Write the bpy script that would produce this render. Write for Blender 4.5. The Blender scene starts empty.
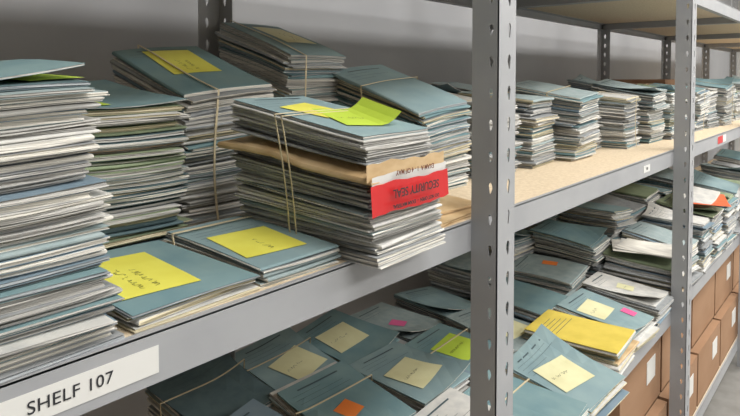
import bpy, math, random
from mathutils import Vector, Matrix
R=random.Random(7)
Z0=1.4
S1=Z0-.231; S2=Z0-.751; S3=Z0-1.27; S4=Z0+.31
COL=bpy.context.scene.collection

# ---------------------------------------------------------------- materials
def srgb(r,g,b):
    f=lambda c:(c/255/12.92) if c/255<=.04045 else ((c/255+.055)/1.055)**2.4
    return (f(r),f(g),f(b),1)
MI={}
def mat(name,c,rough=.6,metal=0,c2=None,scale=(30,30,30),detail=3,bump=0,lo=.35,hi=.65,emit=0,spec=.5):
    m=bpy.data.materials.new(name); m.use_nodes=True
    nt=m.node_tree; b=nt.nodes['Principled BSDF']
    b.inputs['Base Color'].default_value=srgb(*c); b.inputs['Roughness'].default_value=rough
    b.inputs['Metallic'].default_value=metal; b.inputs['Specular IOR Level'].default_value=spec
    if c2 or bump:
        tc=nt.nodes.new('ShaderNodeTexCoord'); mp=nt.nodes.new('ShaderNodeMapping')
        mp.inputs['Scale'].default_value=scale
        nt.links.new(tc.outputs['Object'],mp.inputs['Vector'])
        n=nt.nodes.new('ShaderNodeTexNoise'); n.inputs['Scale'].default_value=1; n.inputs['Detail'].default_value=detail
        nt.links.new(mp.outputs['Vector'],n.inputs['Vector'])
        rp=nt.nodes.new('ShaderNodeValToRGB')
        rp.color_ramp.elements[0].position=lo; rp.color_ramp.elements[1].position=hi
        rp.color_ramp.elements[0].color=srgb(*c); rp.color_ramp.elements[1].color=srgb(*(c2 or c))
        nt.links.new(n.outputs['Fac'],rp.inputs['Fac'])
        if c2: nt.links.new(rp.outputs['Color'],b.inputs['Base Color'])
        if bump:
            bp=nt.nodes.new('ShaderNodeBump'); bp.inputs['Strength'].default_value=bump; bp.inputs['Distance'].default_value=.001
            nt.links.new(n.outputs['Fac'],bp.inputs['Height']); nt.links.new(bp.outputs['Normal'],b.inputs['Normal'])
    if emit:
        b.inputs['Emission Color'].default_value=srgb(*c); b.inputs['Emission Strength'].default_value=emit
    MI[name]=m; return m
PS=(6,6,1300)
mat('page_white',(228,225,216),.8,c2=(156,153,148),scale=PS,lo=.42,hi=.75,bump=.3)
mat('page_grey',(198,196,191),.8,c2=(122,122,121),scale=PS,lo=.4,hi=.75,bump=.3)
mat('page_cream',(213,204,176),.8,c2=(146,136,108),scale=PS,lo=.42,hi=.75,bump=.3)
mat('page_blue',(172,177,180),.8,c2=(114,121,128),scale=PS,lo=.4,hi=.7,bump=.3)
mat('cover_teal',(108,138,145),.75,c2=(124,150,153),scale=(14,14,14),spec=.3)
mat('cover_mist',(126,150,156),.75,c2=(138,160,163),scale=(14,14,14),spec=.3)
mat('cover_blue',(112,132,146),.75,c2=(124,142,154),scale=(14,14,14),spec=.3)
mat('cover_pale',(154,167,168),.75,c2=(140,156,158),scale=(40,40,40),spec=.3)
mat('cover_dark',(82,102,108),.65,c2=(92,112,116),scale=(40,40,40),spec=.3)
mat('cover_green',(128,142,116),.65,c2=(138,150,122),scale=(40,40,40),spec=.3)
mat('cover_white',(206,205,200),.75,c2=(188,188,186),scale=(40,40,40),spec=.3)
mat('cover_grey',(156,158,160),.75,c2=(138,142,144),scale=(40,40,40),spec=.3)
mat('sticker_yellow',(228,224,98),.6,c2=(221,215,86),scale=(20,20,20))
mat('sticker_lime',(190,216,76),.6,c2=(182,208,68),scale=(20,20,20))
mat('sticker_cream',(222,220,178),.6,c2=(214,210,166),scale=(20,20,20))
mat('sticker_pink',(226,100,155),.5)
mat('sticker_orange',(236,130,60),.5)
mat('envelope_yellow',(222,200,92),.55,c2=(210,188,80),scale=(20,20,20))
mat('kraft',(206,180,140),.6,c2=(188,158,116),scale=(25,25,60),bump=.5)
mat('kraft_dark',(160,128,92),.7,c2=(146,114,80),scale=(25,25,60))
mat('seal_red',(200,34,38),.35)
mat('ink',(34,36,42),.5)
mat('ink_brown',(110,64,48),.5)
mat('print_grey',(68,86,94),.6)
mat('rubber',(206,192,160),.6)
mat('label_white',(216,216,213),.5)
mat('tube_housing',(214,214,212),.5)
mat('steel',(162,164,167),.42,c2=(154,156,160),scale=(9,9,9),bump=.05)
mat('particle_board',(224,207,180),.7,c2=(206,187,158),scale=(140,140,140),detail=5,bump=.3)
mat('cardboard',(158,126,100),.85,c2=(150,118,92),scale=(4,4,10),bump=.1,spec=.2)
mat('cardboard_tape',(142,104,76),.4)
mat('wall_paint',(170,171,174),.8,c2=(164,165,169),scale=(3,3,3),bump=.05)
mat('plain_wall',(205,204,200),.8,c2=(198,197,193),scale=(3,3,3))
mat('floor_tile',(136,134,130),.5,c2=(122,120,116),scale=(14,14,14))
mat('ceiling_paint',(220,220,217),.9,c2=(212,212,209),scale=(30,30,30))
mat('folder_orange',(228,104,62),.5)
mat('tube_glow',(255,252,244),.5,emit=6)

# ---------------------------------------------------------------- mesh builder
class MB:
    def __init__(s): s.v=[];s.f=[];s.m=[];s.names=[]
    def mi(s,n):
        if n not in s.names: s.names.append(n)
        return s.names.index(n)
    def face(s,idx,m): s.f.append(idx); s.m.append(s.mi(m))
    def quad(s,pts,m):
        b=len(s.v); s.v+= [tuple(p) for p in pts]; s.face(tuple(range(b,b+len(pts))),m)
    def box(s,x0,x1,y0,y1,z0,z1,m):
        b=len(s.v)
        s.v+=[(x,y,z) for z in (z0,z1) for y in (y0,y1) for x in (x0,x1)]
        for q in ((0,2,3,1),(4,5,7,6),(0,1,5,4),(2,6,7,3),(0,4,6,2),(1,3,7,5)): s.face(tuple(b+i for i in q),m)
    def obj(s,name,loc=(0,0,0),rot=0,parent=None,smooth=False):
        me=bpy.data.meshes.new(name); me.from_pydata(s.v,[],s.f)
        for n in s.names: me.materials.append(MI[n])
        me.polygons.foreach_set('material_index',s.m); me.update()
        if smooth: me.shade_smooth()
        o=bpy.data.objects.new(name,me); COL.objects.link(o)
        o.location=loc; o.rotation_euler=(0,0,rot)
        if parent: o.parent=parent
        return o

NX,NY=6,6
PER=[(i,0) for i in range(NX)]+[(NX-1,j) for j in range(1,NY)]+[(i,NY-1) for i in range(NX-2,-1,-1)]+[(0,j) for j in range(NY-2,0,-1)]
BR=random.Random(99)
def booklet(mb,T,w,d,s0,s1,dx=0,dy=0,ang=0,cover='cover_teal',page='page_white',spine=0,curl=0,plain=False):
    """one folded exam booklet: covers, recessed page block in loose signatures, rounded spine on one side"""
    ca,sa=math.cos(ang),math.sin(ang)
    wy=BR.uniform(-.0006,.0006)*(0 if plain else 1); ph=BR.uniform(0,6)
    def P(i,j,fr,inset):
        u=(i/(NX-1)-.5); v=(j/(NY-1)-.5)
        uu=u*(w-2*inset); vv=v*(d-2*inset)
        s=s0+(s1-s0)*fr
        z=curl*((2*u)**2*(2*v)**2*.6+(2*u)**2*.4)+wy*math.sin(u*5+v*6+ph)
        x=uu*ca-vv*sa+dx; y=uu*sa+vv*ca+dy
        p=T(x,y,s); return (p[0],p[1],p[2]+z)
    ct=min(.14,.0005/max(s1-s0,1e-5)*1.0+.02)
    if plain: rings=[(0,0),(0,ct),(.0006,ct),(.0006,1-ct),(0,1-ct),(0,1)]
    else:
        i1,i2,i3=[BR.uniform(-.0014,.0034) for _ in range(3)]
        rings=[(0,0),(0,ct),(i1,ct),(i1,.36),(i2,.38),(i2,.62),(i3,.64),(i3,1-ct),(0,1-ct),(0,1)]
    nr=len(rings)
    base=len(mb.v); n=len(PER)
    def onsp(i,j):
        return (spine==1 and i==0) or (spine==2 and i==NX-1) or (spine==3 and j==0)
    for ri,(ins,fr) in enumerate(rings):
        for (i,j) in PER:
            k=ins
            if onsp(i,j): k=-.0012 if .3<fr<.7 else (0.0 if 0<fr<1 else .0009)
            elif ri not in (0,1,nr-1,nr-2): k+=BR.uniform(-.0005,.0005)
            mb.v.append(P(i,j,fr,k))
    for ri in range(nr-1):
        for k in range(n):
            k2=(k+1)%n
            a=PER[k];b=PER[k2]
            sp=onsp(*a) and onsp(*b)
            m=page if (ri not in (0,nr-2) and not sp) else cover
            mb.face((base+ri*n+k,base+ri*n+k2,base+(ri+1)*n+k2,base+(ri+1)*n+k),m)
    for top in (0,1):
        ring=base+((nr-1)*n if top else 0)
        loc={}
        for k,pij in enumerate(PER): loc[pij]=ring+k
        for i in range(NX):
            for j in range(NY):
                if (i,j) not in loc:
                    loc[(i,j)]=len(mb.v); mb.v.append(P(i,j,1 if top else 0,0))
        for i in range(NX-1):
            for j in range(NY-1):
                q=(loc[(i,j)],loc[(i+1,j)],loc[(i+1,j+1)],loc[(i,j+1)])
                mb.face(q if top else q[::-1],cover)

def patch(mb,T,cx,cy,w,d,ang,s,m,th=.0004,n=6,lift=0):
    ca,sa=math.cos(ang),math.sin(ang); b=len(mb.v)
    for j in range(n+1):
        for i in range(n+1):
            u=(i/n-.5)*w; v=(j/n-.5)*d
            x=cx+u*ca-v*sa; y=cy+u*sa+v*ca
            p=T(x,y,s); mb.v.append((p[0],p[1],p[2]+th+lift*max(0,(i/n-.6))**2))
    for j in range(n):
        for i in range(n):
            k=b+j*(n+1)+i; mb.face((k,k+1,k+n+2,k+n+1),m)
def stroke(mb,T,pts,wid,s,m,th=.0012):
    for (x0,y0),(x1,y1) in zip(pts[:-1],pts[1:]):
        L=math.hypot(x1-x0,y1-y0)
        if L<1e-6: continue
        nx,ny=-(y1-y0)/L*wid/2,(x1-x0)/L*wid/2
        q=[]
        for a,b_ in ((x0-nx,y0-ny),(x1-nx,y1-ny),(x1+nx,y1+ny),(x0+nx,y0+ny)):
            p=T(a,b_,s); q.append((p[0],p[1],p[2]+th))
        mb.quad(q,m)
def scribble(mb,T,cx,cy,w,h,ang,s,rows=1,m='ink',rr=R,wid=.0006):
    ca,sa=math.cos(ang),math.sin(ang)
    h=min(h,.007)
    for r in range(rows):
        yy=(r-(rows-1)/2)*h*2.2; x=-w/2; L=w*(rr.uniform(.5,.9))
        pts=[]
        while x<-w/2+L:
            x+=rr.uniform(.0010,.0028)
            pts.append((x,yy+rr.choice((-1,1))*rr.uniform(.2,.6)*h))
            if rr.random()<.09:
                if len(pts)>1: stroke(mb,T,[(cx+a*ca-b*sa,cy+a*sa+b*ca) for a,b in pts],wid,s,m)
                pts=[]; x+=.004
        if len(pts)>1: stroke(mb,T,[(cx+a*ca-b*sa,cy+a*sa+b*ca) for a,b in pts],wid,s,m)
def coverprint(mb,T,w,d,s,rr,m='print_grey'):
    for k in range(rr.randint(3,6)):
        v=d*(.40-.06*k); L=w*rr.uniform(.35,.8)
        if k==0: stroke(mb,T,[(-w*.3+w*.1*q,v) for q in range(7)],.004,s,m,.0006)
        else: stroke(mb,T,[(-w*.42+L*q/6,v) for q in range(7)],.0008,s,m,.0006)
def band(mb,T,w,d,s_top,axis,c,m='rubber',wd=.0035,th=.0012):
    path=[]
    K=10
    if axis=='y':
        hw=d/2+.004
        for k in range(K+1): path.append((c,-hw+2*hw*k/K,s_top+.0012))
        for k in range(1,K+1): path.append((c+.004*math.sin(k/K*3),hw,s_top*(1-k/K)))
        for k in range(1,K): path.append((c,hw-2*hw*k/K,0))
        for k in range(K): path.append((c-.004*math.sin(k/K*3),-hw,s_top*(k/K)))
    else:
        hw=w/2+.004
        for k in range(K+1): path.append((-hw+2*hw*k/K,c,s_top+.0012))
        for k in range(1,K+1): path.append((hw,c+.005*math.sin(k/K*3),s_top*(1-k/K)))
        for k in range(1,K): path.append((hw-2*hw*k/K,c,0))
        for k in range(K): path.append((-hw,c-.005*math.sin(k/K*3),s_top*(k/K)))
    b=len(mb.v); n=len(path)
    for k,(x,y,s) in enumerate(path):
        p=T(x,y,s); z=max(p[2],.0008)
        for a,o in ((-1,0),(1,0),(1,1),(-1,1)):
            top = s>=s_top
            if axis=='y':
                ox=a*wd/2; oy=0 if top else (o*th*(1 if y>0 else -1)); oz=o*th if top else 0
            else:
                oy=a*wd/2; ox=0 if top else (o*th*(1 if x>0 else -1)); oz=o*th if top else 0
            mb.v.append((p[0]+ox,p[1]+oy,z+oz))
    for k in range(n):
        k2=(k+1)%n
        for a in range(4):
            a2=(a+1)%4
            mb.face((b+k*4+a,b+k2*4+a,b+k2*4+a2,b+k*4+a2),m)

def makeT(H,a=0,b=0,lx=0,ly=0,sag=0,wav=0,ph=0,w=.17,d=.22,twist=0,bow=0,bowy=0):
    def T(u,v,s):
        f=s/H
        t=twist*f; ct,st=math.cos(t),math.sin(t)
        U=u*ct-v*st; V=u*st+v*ct
        z=s+f*(a*u+b*v-sag*((2*u/w)**2+(2*v/d)**2)*.5)+min(f,.9)*wav*(math.sin(v*19+ph)+.7*math.sin(u*24+ph*2+f*3))
        bw=math.sin(f*math.pi*1.3)
        return (U+lx*f+bow*bw,V+ly*f+bowy*bw,max(z,s*.3))
    return T
PAGES=['page_white','page_white','page_white','page_grey','page_grey','page_blue','page_cream']
COVS=['cover_teal','cover_pale','cover_grey','cover_white','cover_white','cover_white','cover_grey','cover_blue']
def layers(mb,T,w,d,s0,s1,n,jit,rr,pages=PAGES,covs=COVS,topcover=None,jang=.045):
    drift=0;driftv=0
    th=(s1-s0)/n
    s=s0
    hs=[th*rr.uniform(.6,1.45) for _ in range(n)]; k=(s1-s0)/sum(hs); hs=[h*k for h in hs]
    run_p=rr.choice(pages); run_c=rr.choice(covs)
    for i in range(n):
        if rr.random()<.5: run_p=rr.choice(pages)
        if rr.random()<.6: run_c=rr.choice(covs)
        if rr.random()<.22: drift=rr.gauss(0,jit*.9); driftv=rr.gauss(0,jit*.9)
        big=2.2 if rr.random()<.12 else 1
        dx=max(-2.6*jit,min(2.6*jit,drift+rr.gauss(0,jit*.5)*big)); dy=max(-2.6*jit,min(2.6*jit,driftv+rr.gauss(0,jit*.5)*big))
        last=(i==n-1)
        c=topcover if (last and topcover) else run_c
        cu=0 if (i<2 or last) else rr.uniform(-.0006,.0018)
        if i>=n-3: cu=min(cu,0)
        booklet(mb,T,w*rr.uniform(.97,1),d*rr.uniform(.975,1),s,s+hs[i]*(1 if last else rr.uniform(.8,.97)),
                0 if last else dx,0 if last else dy,0 if last else rr.gauss(0,jang*.6),c,run_p,
                rr.choice((0,1,2,3,0)),cu)
        s+=hs[i]
def loose_cover(mb,T,w,d,H,rr,cover,corner=(1,-1),k=1.2,ang=.03,dx=0,dy=0):
    """a thin top booklet whose corner lifts slightly"""
    def TT(u,v,s):
        p=T(u,v,H); q=max(0,(corner[0]*u/w+corner[1]*v/d)-.15)
        return (p[0],p[1],p[2]+.0022+k*.02*q*q/.6+(s-H))
    booklet(mb,TT,w,d,H,H+.0014,dx,dy,ang,cover,'page_white',1,0,True)
    return TT
def stack(cx,cy,z,w,d,H,n=None,rot=0,a=0,b=0,lx=0,ly=0,sag=0,wav=None,jit=.003,top='cover_teal',stk=None,prnt=True,
          bands=(),pages=PAGES,covs=COVS,seed=None,name='exam_booklet_stack',twist=0,fix=None,bow=None,bowy=0,curl=None):
    rr=random.Random(seed if seed is not None else R.random())
    n=n or max(3,int(H/.0052))
    if wav is None: wav=.0026 if H>.1 else .0011
    if bow is None: bow=rr.uniform(-.006,.006) if H>.1 else 0
    mb=MB(); T=makeT(H,a,b,lx,ly,sag,wav,rr.uniform(0,6),w,d,twist,bow,bowy)
    layers(mb,T,w,d,0,H,n,jit,rr,pages,covs,top)
    TT=T; HH=H
    if curl: TT=loose_cover(mb,T,w,d,H,rr,top,curl,rr.uniform(.6,1.6),rr.uniform(-.07,.07)); HH=H+.0014+.0007
    if prnt: coverprint(mb,TT,w,d,HH,rr)
    if stk:
        for (m,u,v,sw,sd,sa,rows) in stk:
            patch(mb,TT,u,v,sw,sd,sa,HH,m,.0010)
            if rows: scribble(mb,TT,u,v,max(sw,sd)*.8,min(sw,sd)*.3/rows,sa+(math.pi/2 if sd>sw else 0),HH+.0002,rows,'ink',rr)
    for ax,c in bands: band(mb,TT if curl else T,w+2*jit,d+2*jit,H+.001,ax,c)
    if fix: fix(mb,T,rr)
    return mb.obj(name,(cx,cy,z),rot)

# ---------------------------------------------------------------- room
def roombox(name,x0,x1,y0,y1,z0,z1,m):
    mb=MB(); mb.box(x0,x1,y0,y1,z0,z1,m); return mb.obj(name)
roombox('floor',-3,9,-3,1.5,-.1,0,'floor_tile')
roombox('wall_back',-3,9,1.42,1.5,0,2.9,'wall_paint')
roombox('wall_right',9,9.1,-3,1.5,0,2.9,'plain_wall')
roombox('wall_left',-3.1,-3,-3,1.5,0,2.9,'wall_paint')
roombox('wall_front',-3,9,-3.1,-3,0,2.9,'plain_wall')
roombox('ceiling',-3,9,-3,1.5,2.9,3.0,'ceiling_paint')

# ---------------------------------------------------------------- shelving
unit=bpy.data.objects.new('metal_shelving_unit',None); COL.objects.link(unit)
YF=.5; YB=1.17; PX=[-1.66,-.41,.841,2.09,3.34,4.59,5.84,7.09]
def flange(mb,org,du,width,slot_u,dn,z0=0,z1=2.6,pitch=.05,small=False):
    du=Vector(du);dn=Vector(dn)*.0018; org=Vector(org)
    sw=.0045; n=int((z1-z0)/pitch)
    K=12
    for c in range(n):
        zc=z0+(c+.5)*pitch
        inner=[];outer=[]
        for k in range(K):
            t=2*math.pi*k/K
            ry=.013 if math.sin(t)>0 else .011
            rx=sw*(1.25 if math.sin(t)>0 else .75)
            if small: rx*=.7; ry*=.75
            inner.append((slot_u+rx*math.cos(t),zc+ry*math.sin(t)))
            cx,cz=math.cos(t),math.sin(t)
            hx=(width-slot_u) if cx>0 else slot_u
            hz=pitch/2
            tx=hx/abs(cx) if abs(cx)>1e-6 else 1e9; tz=hz/abs(cz) if abs(cz)>1e-6 else 1e9
            q=min(tx,tz); outer.append([slot_u+cx*q,zc+cz*q])
        for (ux,uz) in ((0,zc-pitch/2),(width,zc-pitch/2),(0,zc+pitch/2),(width,zc+pitch/2)):
            best=min(range(K),key=lambda k:(abs(math.atan2(math.sin(2*math.pi*k/K-math.atan2(uz-zc,ux-slot_u)),math.cos(2*math.pi*k/K-math.atan2(uz-zc,ux-slot_u))))))
            outer[best]=[ux,uz]
        b=len(mb.v)
        for lay in (0,1):
            for ring in (inner,outer):
                for (u,z) in ring:
                    p=org+du*u+dn*lay; mb.v.append((p.x,p.y,z))
        for k in range(K):
            k2=(k+1)%K
            mb.face((b+k,b+k2,b+K+k2,b+K+k),'steel')
            mb.face((b+2*K+k,b+3*K+k,b+3*K+k2,b+2*K+k2),'steel')
            mb.face((b+k,b+2*K+k,b+2*K+k2,b+k2),'steel')
            if outer[k][0]==outer[k2][0]: mb.face((b+K+k,b+K+k2,b+3*K+k2,b+3*K+k),'steel')
for x in PX:
    mb=MB(); yf=YF-.047
    flange(mb,(x,yf,0),(1,0,0),.058,.036,(0,1,0))
    flange(mb,(x,yf,0),(0,1,0),.047,.013,(1,0,0),small=True)
    mb.obj('post_front',parent=unit)
    mb=MB()
    flange(mb,(x,YB+.002,0),(-1,0,0),.058,.036,(0,1,0))
    flange(mb,(x,YB+.002,0),(0,-1,0),.047,.02,(-1,0,0))
    mb.obj('post_rear',parent=unit)
for i in range(len(PX)-1):
    xa,xb=PX[i]+.002,PX[i+1]
    for zi,z in enumerate((S3,S2,S1,S4)):
        mb=MB(); h=.047; t=.002
        m='steel'
        for (ya,yb,sg) in ((YF,YF+.02,1),(YB-.02,YB,-1)):
            yo=YF if sg==1 else YB
            mb.box(xa,xb,min(yo,yo+sg*t),max(yo,yo+sg*t),z-h,z-.001,m)
            mb.box(xa,xb,min(yo,yo+sg*.006),max(yo,yo+sg*.006),z-.003,z+.0005,m)
            mb.box(xa,xb,min(yo,yo+sg*.02),max(yo,yo+sg*.02),z-h-.002,z-h,m)
            mb.box(xa,xb,min(yo+sg*.002,yo+sg*.025),max(yo+sg*.002,yo+sg*.025),z-.019,z-.016,m)
        mb.box(xa,xa+.02,YF+.02,YB-.02,z-h,z-.016,m); mb.box(xb-.02,xb,YF+.02,YB-.02,z-h,z-.016,m)
        mb.obj('shelf_frame',parent=unit)
        mb=MB(); mb.box(xa,xb,YF+.006,YB-.006,z-.016,z,'particle_board'); mb.obj('shelf_deck',parent=unit)
def shelf_label(xc,zc,w,h,txt=None,size=.02,tx=0,red=False):
    mb=MB(); mb.box(-w/2,w/2,-.0006,0,-h/2,h/2,'label_white')
    if red: mb.box(-w/2,w*.1,-.0009,-.0006,-h/2,h/2,'seal_red')
    o=mb.obj('shelf_label',(xc,YF-.0003,zc))
    if txt:
        c=bpy.data.curves.new('label_text','FONT'); c.body=txt; c.size=size; c.align_x='CENTER'; c.align_y='CENTER'; c.extrude=.0001; c.space_character=1.05
        t=bpy.data.objects.new('label_text',c); COL.objects.link(t); t.parent=o
        t.location=(tx,-.0011,0); t.rotation_euler=(math.pi/2,0,0); c.materials.append(MI['ink'])
    return o
shelf_label(.205,S1-.0265,.165,.0255,'SHELF 107',.0150,.005)
shelf_label(1.80,S1-.026,.06,.02,'108',.012)
shelf_label(2.86,S1-.024,.17,.03,None,.012,0,True)

# ---------------------------------------------------------------- upper shelf, bay 1
W=.168
def fixA(mb,T,rr):
    H=.228
    def TT(u,v,s):
        p=T(u,v,H); return (p[0],p[1],p[2]+.003+.9*max(0,u+.02)**2+ (s-H))
    booklet(mb,TT,.172,.205,H,H+.0020,-.004,-.004,.03,'cover_teal','page_grey',1,0,True)
    patch(mb,T,.06,-.06,.05,.07,.2,H,'sticker_lime',.0016)
stack(.160,.615,S1,.176,.222,.228,46,0,a=.03,b=.02,lx=-.014,jit=.0052,top='cover_dark',seed=3,fix=fixA,prnt=False,
      pages=['page_white','page_white','page_grey','page_grey','page_blue'],twist=.03,wav=.0028,bow=.003)
def fixB(mb,T,rr):
    H=.205
    def TT(u,v,s):
        p=T(u,v,H); return (p[0],p[1],p[2]+.003+1.3*max(0,-u-.02)**2+.7*max(0,u-.01)**2+(s-H))
    booklet(mb,TT,.18,.22,H,H+.0015,-.004,-.008,.04,'cover_teal','page_grey',1,0,True)
    patch(mb,TT,-.050,-.045,.07,.12,.05,H+.0015,'sticker_lime',.0014)
stack(.378,.842,S1,.172,.222,.205,36,0,a=.0,b=.13,jit=.0052,top='cover_green',seed=5,fix=fixB,prnt=False,
      pages=['page_cream','page_cream','page_grey','page_white'],covs=['cover_green','cover_dark','cover_pale','cover_green','kraft_dark','cover_white'])
stack(.592,.915,S1,W,.236,.25,46,-.02,a=.10,b=.30,jit=.0048,top='cover_teal',seed=8,
      stk=[('sticker_yellow',.0,.03,.09,.12,-.05,2)],bands=[('y',-.03)])
stack(.892,1.01,S1,W,.225,.318,56,.02,a=.0,b=.36,jit=.0050,top='cover_mist',seed=9,
      stk=[('sticker_cream',.02,.02,.09,.12,0,2)],covs=['cover_pale','cover_teal','cover_white','cover_white'],bands=[('y',-.05)])
stack(1.035,.80,S1,.18,.245,.215,38,.0,a=.10,b=.36,jit=.0052,top='cover_mist',seed=10,bands=[('x',.02)],prnt=True)
stack(.338,.607,S1,.148,.200,.020,4,.02,jit=.003,top='cover_teal',seed=12,b=.03,
      stk=[('sticker_yellow',-.022,.0,.095,.135,-.1,2)],prnt=False)
stack(.482,.613,S1,.120,.205,.026,5,-.03,jit=.002,top='cover_mist',seed=13,b=.03,
      stk=[('sticker_yellow',-.005,-.02,.085,.10,-.1,1)],prnt=True,bands=[('x',.075)])
def build_F():
    rr=random.Random(21); H=.182; w,d=.154,.25
    T=makeT(H,a=.02,b=.16,lx=-.030,ly=.0,w=w,d=d,twist=.02,wav=.0012)
    mb=MB()
    layers(mb,T,w,d,0,.086,18,.0045,rr,['page_white','page_grey','page_white'],['cover_white','cover_pale','cover_white','cover_grey'])
    layers(mb,T,w,d,.086,.126,9,.004,rr,['page_white','page_grey'],['cover_white','cover_pale','cover_grey'])
    def TE(u,v,s):
        p=T(u,v,s); e=max(abs(u)/.09,abs(v)/.14); dr=.012*max(0,e-.8)/.2
        return (p[0],p[1],p[2]-dr+.0026*math.sin(u*60)*math.sin(v*38))
    booklet(mb,TE,.172,.275,.130,.138,0,.004,.01,'kraft','kraft',1)
    layers(mb,T,w*.95,d*.96,.142,H,9,.004,rr,['page_white','page_grey'],['cover_pale','cover_white','cover_grey'],'cover_mist')
    patch(mb,T,.016,-.035,.085,.10,-.35,H,'sticker_lime',.0014,8,.12)
    patch(mb,T,-.005,.02,.07,.075,.25,H,'sticker_yellow',.0010)
    scribble(mb,T,.004,-.04,.05,.010,-.35,H+.0012,1,'ink',rr)
    coverprint(mb,T,w,d,H,rr)
    yq=-d/2-.010
    def strip(u0,u1,sa,sb,m,off,tear=0):
        N=14; M=6; b=len(mb.v)
        for j in range(M+1):
            for i in range(N+1):
                u=u0+(u1-u0)*i/N; s=sa+(sb-sa)*j/M
                if j==0: s+=tear*math.sin(i*2.3)
                if j==M: s+=tear*math.sin(i*1.7+1)
                p=T(u,yq-off,s); mb.v.append((p[0],p[1]+.0008*math.sin(i*.65)+.002*(1-j/M),p[2]+.0016*math.sin(i*.5)))
        for j in range(M):
            for i in range(N):
                k=b+j*(N+1)+i; mb.face((k,k+1,k+N+2,k+N+1),m)
    strip(-.092,.080,.126,.149,'kraft',-.0005,.0018)
    strip(-.086,.080,.118,.132,'label_white',.0012,.0008)
    strip(-.092,.080,.078,.121,'seal_red',.0026,.0010)
    for c in (-.020,-.008): band(mb,T,w+.02,d+.028,H,'x',c+.02,'rubber',.0018,.001)
    o=mb.obj('exam_booklet_bundle',(.628,.585,S1),.03)
    def txt(body,size,loc,m):
        c=bpy.data.curves.new('seal_text','FONT'); c.body=body;c.size=size;c.align_x='CENTER';c.align_y='CENTER';c.extrude=.0001; c.offset=.0002
        t=bpy.data.objects.new('seal_text',c); COL.objects.link(t); t.parent=o; t.location=loc
        t.rotation_euler=(math.pi/2,math.pi,0); c.materials.append(MI[m])
    yy=-d/2-.0172
    txt('SECURITY SEAL',.0150,(-.020,yy,.0925),'ink')
    txt('DO NOT OPEN  -  EXAM MATERIAL',.0065,(-.020,yy,.0765),'ink')
    txt('EXAM A  1 - 4 OF MAY',.0085,(-.020,yy+.0022,.1165),'ink_brown')
build_F()
mb=MB(); T=makeT(.02,a=0,b=.06,w=.2,d=.17)
booklet(mb,T,.17,.17,0,.009,0,0,.05,'kraft','kraft',1); booklet(mb,T,.165,.15,.0095,.018,.0,.01,-.08,'kraft','kraft',1)
patch(mb,T,-.03,.01,.06,.07,-.08,.018,'sticker_yellow',.0012)
mb.obj('manila_envelope',(.84,.598,S1))

# ---------------------------------------------------------------- upper shelf, bay 2+
TOPS=['cover_teal','cover_mist','cover_pale','cover_pale','cover_white','cover_grey','cover_green']
def rnd_stack(cx,cy,z,H,rr,**k):
    return stack(cx,cy,z,W,k.pop('d',.22),H,rot=rr.uniform(-.1,.1),a=rr.uniform(-.1,.14),b=rr.uniform(.02,.2),
                 lx=rr.uniform(-.014,.014),ly=rr.uniform(-.01,.01),jit=k.pop('jit',.0062),top=rr.choice(TOPS),
                 seed=rr.random(),bow=rr.uniform(-.016,.016),curl=rr.choice((None,(1,-1),(-1,-1),(1,1))),**k)
rr=random.Random(33)
rnd_stack(1.285,.79,S1,.17,rr,bands=[('x',0)])
rnd_stack(1.495,.785,S1,.185,rr,bands=[('x',.02)])
rnd_stack(1.70,.745,S1,.20,rr,bands=[('x',-.02)])
rnd_stack(1.905,.80,S1,.165,rr,bands=[('y',0)])
rnd_stack(2.105,.74,S1,.175,rr,bands=[('y',.0),('x',.01)])
for k,x in enumerate([1.31,1.52,1.73,1.95]): rnd_stack(x,1.035,S1,[.15,.19,.2,.17][k],rr)
for k,x in enumerate([2.32,2.52,2.73,2.95,3.17,3.40,3.62,3.85,4.1,4.35,4.6,4.85]):
    rnd_stack(x,.70+rr.uniform(-.02,.02),S1,rr.uniform(.16,.21),rr,bands=[('y',0)] if k%2 else [])
for k,x in enumerate([2.2,2.42,2.65,2.9]):
    rnd_stack(x,1.03,S1,rr.uniform(.14,.2),rr)

# ---------------------------------------------------------------- lower shelf
LOW=[
 (.72,1.04,.10,'cover_dark',None),(.925,1.04,.085,'cover_mist','sticker_cream'),(1.13,1.045,.075,'cover_teal','sticker_cream'),
 (1.34,1.045,.055,'cover_pale','sticker_pink'),(1.56,1.045,.05,'cover_mist',None),
 (.66,.80,.10,'cover_blue',None),(.865,.80,.10,'cover_teal','sticker_orange'),(1.075,.80,.088,'cover_mist','sticker_cream'),
 (1.285,.80,.07,'cover_teal','sticker_lime'),(1.50,.81,.05,'cover_pale','sticker_cream'),
 (.96,.565,.09,'cover_white',None),(1.165,.565,.06,'cover_teal',None),(1.365,.56,.055,'cover_mist','sticker_cream'),
]
for (x,y,H,top,s) in LOW:
    stk=None
    if s in('sticker_cream',): stk=[(s,rr.uniform(-.02,.02),rr.uniform(-.03,.01),.105,.095,rr.uniform(-.25,.25),1)]
    elif s=='sticker_lime': stk=[(s,.0,.0,.11,.10,.1,1)]
    elif s: stk=[(s,rr.uniform(-.02,.02),-.02,.045,.045,.3,0)]
    stack(x,y,S2,W+.008,.222,H,rot=rr.uniform(-.14,.14),a=rr.uniform(-.1,.1),b=rr.uniform(-.04,.14),jit=.009,top=top,stk=stk,seed=rr.random(),
          curl=rr.choice((None,(1,-1),(-1,-1),(1,1))),bands=[('x',.03)] if rr.random()<.3 else [])
def fixY(mb,T,rq):
    patch(mb,T,0,0,.17,.235,0,.075,'envelope_yellow',.0010)
    for k in range(5): stroke(mb,T,[(-.06+(.08+.01*k)*q/4,.09-.012*k) for q in range(5)],.0016,.075,'print_grey',.0014)
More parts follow.
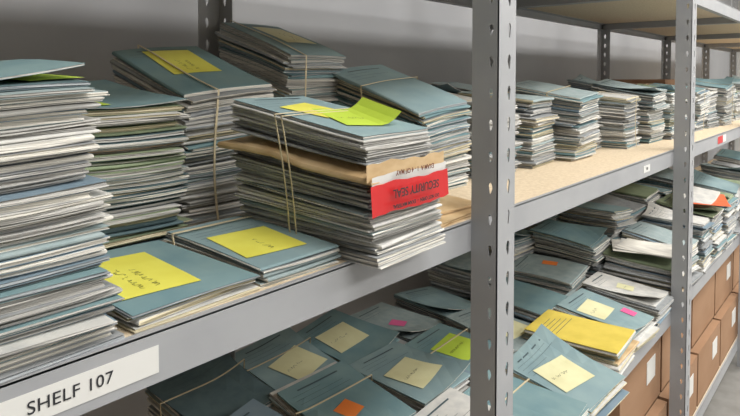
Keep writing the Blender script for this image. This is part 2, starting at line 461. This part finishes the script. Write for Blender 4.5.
stack(1.575,.60,S2,.172,.24,.075,11,rot=.05,jit=.007,top='envelope_yellow',prnt=False,seed=77,fix=fixY,
      covs=['envelope_yellow','kraft','cover_pale','cover_white'],pages=['page_cream','page_white'])
for (x,y,H,top,st) in [(1.785,.605,.06,'cover_mist',[('sticker_cream',-.02,.02,.10,.08,.1,1),('sticker_pink',.05,-.05,.03,.04,0,0)]),
                    (1.985,.61,.075,'cover_white',[('sticker_cream',0,0,.05,.05,.2,1)]),
                    (1.72,.835,.075,'cover_teal',None),(1.925,.85,.11,'cover_pale',[('sticker_orange',.03,0,.03,.05,.2,0)]),
                    (1.78,1.06,.12,'cover_pale',None),(1.99,1.07,.18,'cover_mist',None)]:
    stack(x,y,S2,W,.222,H,rot=rr.uniform(-.1,.1),a=rr.uniform(-.08,.12),b=rr.uniform(.0,.18),jit=.009,top=top,stk=st,seed=rr.random(),
          curl=rr.choice((None,(1,-1),(-1,-1))))
for k,(x,y,H) in enumerate([(2.135,.85,.19),(2.20,.62,.13),(2.35,.84,.25),(2.42,.615,.16),(2.2,1.07,.26),(2.56,.85,.22),(2.42,1.07,.27),
                (2.63,.61,.19),(2.78,.85,.26),(2.84,.61,.20),(3.0,.85,.24),(3.06,.61,.22),(3.28,.62,.24),(3.5,.62,.22),(3.24,.86,.28),
                (3.72,.62,.26),(3.95,.62,.25),(4.2,.63,.28)]):
    rnd_stack(x,y,S2,H,rr,jit=.009)
def sheets(x,y,z,seed,rot):
    q=random.Random(seed); mb=MB(); T=makeT(.01,a=q.uniform(-.05,.1),b=q.uniform(0,.12))
    for k in range(4):
        booklet(mb,T,.16,.21,.0012*k,.0012*k+.0009,q.uniform(-.015,.015),q.uniform(-.015,.015),q.uniform(-.25,.25),'page_white' if k%2 else 'cover_white','page_white',1,.002,True)
    mb.obj('loose_paper_sheets',(x,y,z),rot)
mb=MB(); T=makeT(.01,a=.25,b=.1)
booklet(mb,T,.2,.15,0,.004,0,0,.2,'folder_orange','page_white',1); booklet(mb,T,.19,.14,.005,.009,.01,.04,-.1,'cover_white','page_white',1)
mb.obj('paper_folder',(2.86,.55,S2+.230),.1)
sheets(2.2,.60,S2+.158,4,.2)

# ---------------------------------------------------------------- cardboard boxes
def cardboard_box(x,y,z,w,d,h,lab=True):
    mb=MB(); t=.004
    mb.box(-w/2,w/2,-d/2,-d/2+t,0,h,'cardboard'); mb.box(-w/2,w/2,d/2-t,d/2,0,h,'cardboard')
    mb.box(-w/2,-w/2+t,-d/2+t,d/2-t,0,h,'cardboard'); mb.box(w/2-t,w/2,-d/2+t,d/2-t,0,h,'cardboard')
    mb.box(-w/2,w/2,-d/2,d/2,-.0,t,'cardboard')
    mb.box(-w/2,w/2,-d/2,-.001,h,h+.003,'cardboard'); mb.box(-w/2,w/2,.001,d/2,h,h+.003,'cardboard')
    mb.box(-w/2-.0006,w/2+.0006,-.025,.025,h+.003,h+.0036,'cardboard_tape')
    mb.box(-w/2-.0008,-w/2,-.025,.025,h-.05,h+.0036,'cardboard_tape')
    if lab: mb.box(w*.12,w*.34,-d/2-.0015,-d/2,h*.45,h*.8,'label_white')
    return mb.obj('cardboard_box',(x,y,z),0)
k=0
for x in (1.90,2.33,2.76,3.19,3.62,4.05):
    for lv in (0,1):
        cardboard_box(x+(.03 if lv else 0),.75-(.03 if not lv else 0),S3+lv*.209,.41,.42,.205,lab=(k%3==1 or k%4==2)); k+=1
for x,h in ((3.2,.2),(3.55,.22),(3.9,.2),(4.25,.22)): cardboard_box(x,1.0,S1,.30,.28,h,False)

# ---------------------------------------------------------------- lights
def lamp(x,y,L,power):
    o=bpy.data.objects.new('ceiling_lamp',None); COL.objects.link(o); o.location=(x,y,2.9)
    mb=MB(); mb.box(-L/2,L/2,-.3,.3,-.05,0,'tube_housing')
    for s in (-.2,0,.2):
        K=10; b=len(mb.v)
        for e in (-L/2+.02,L/2-.02):
            for q in range(K): mb.v.append((e,s+.014*math.cos(2*math.pi*q/K),-.068+.014*math.sin(2*math.pi*q/K)))
        for q in range(K): mb.face((b+q,b+(q+1)%K,b+K+(q+1)%K,b+K+q),'tube_glow')
    mb.obj('fixture_body',parent=o)
    l=bpy.data.lights.new('lamp_light','AREA'); l.shape='RECTANGLE'; l.size=L; l.size_y=.6; l.energy=power; l.color=(1,.975,.94)
    lo=bpy.data.objects.new('lamp_light',l); COL.objects.link(lo); lo.parent=o; lo.location=(0,0,-.09)
for x,p_ in ((.5,32),(2.6,40),(4.8,42),(7,42)): lamp(x,-.55,1.3,p_)
for x,p_ in ((1.2,46),(3.8,60),(6.2,62)): lamp(x,-2.1,1.3,p_)
w=bpy.data.worlds.new('world'); bpy.context.scene.world=w; w.use_nodes=True
w.node_tree.nodes['Background'].inputs[0].default_value=(.75,.82,.95,1); w.node_tree.nodes['Background'].inputs[1].default_value=.5

# ---------------------------------------------------------------- camera
cd=bpy.data.cameras.new('camera'); cam=bpy.data.objects.new('camera',cd); COL.objects.link(cam)
cam.location=(0,0,Z0); yaw=math.atan2(.648,.762)
cam.rotation_euler=(math.radians(90-2),0,yaw-math.pi/2)
cd.sensor_width=36; cd.lens=600/740*36; cd.shift_y=-109/740; cd.clip_start=.01
bpy.context.scene.camera=cam
bpy.context.scene.view_settings.view_transform='Standard'
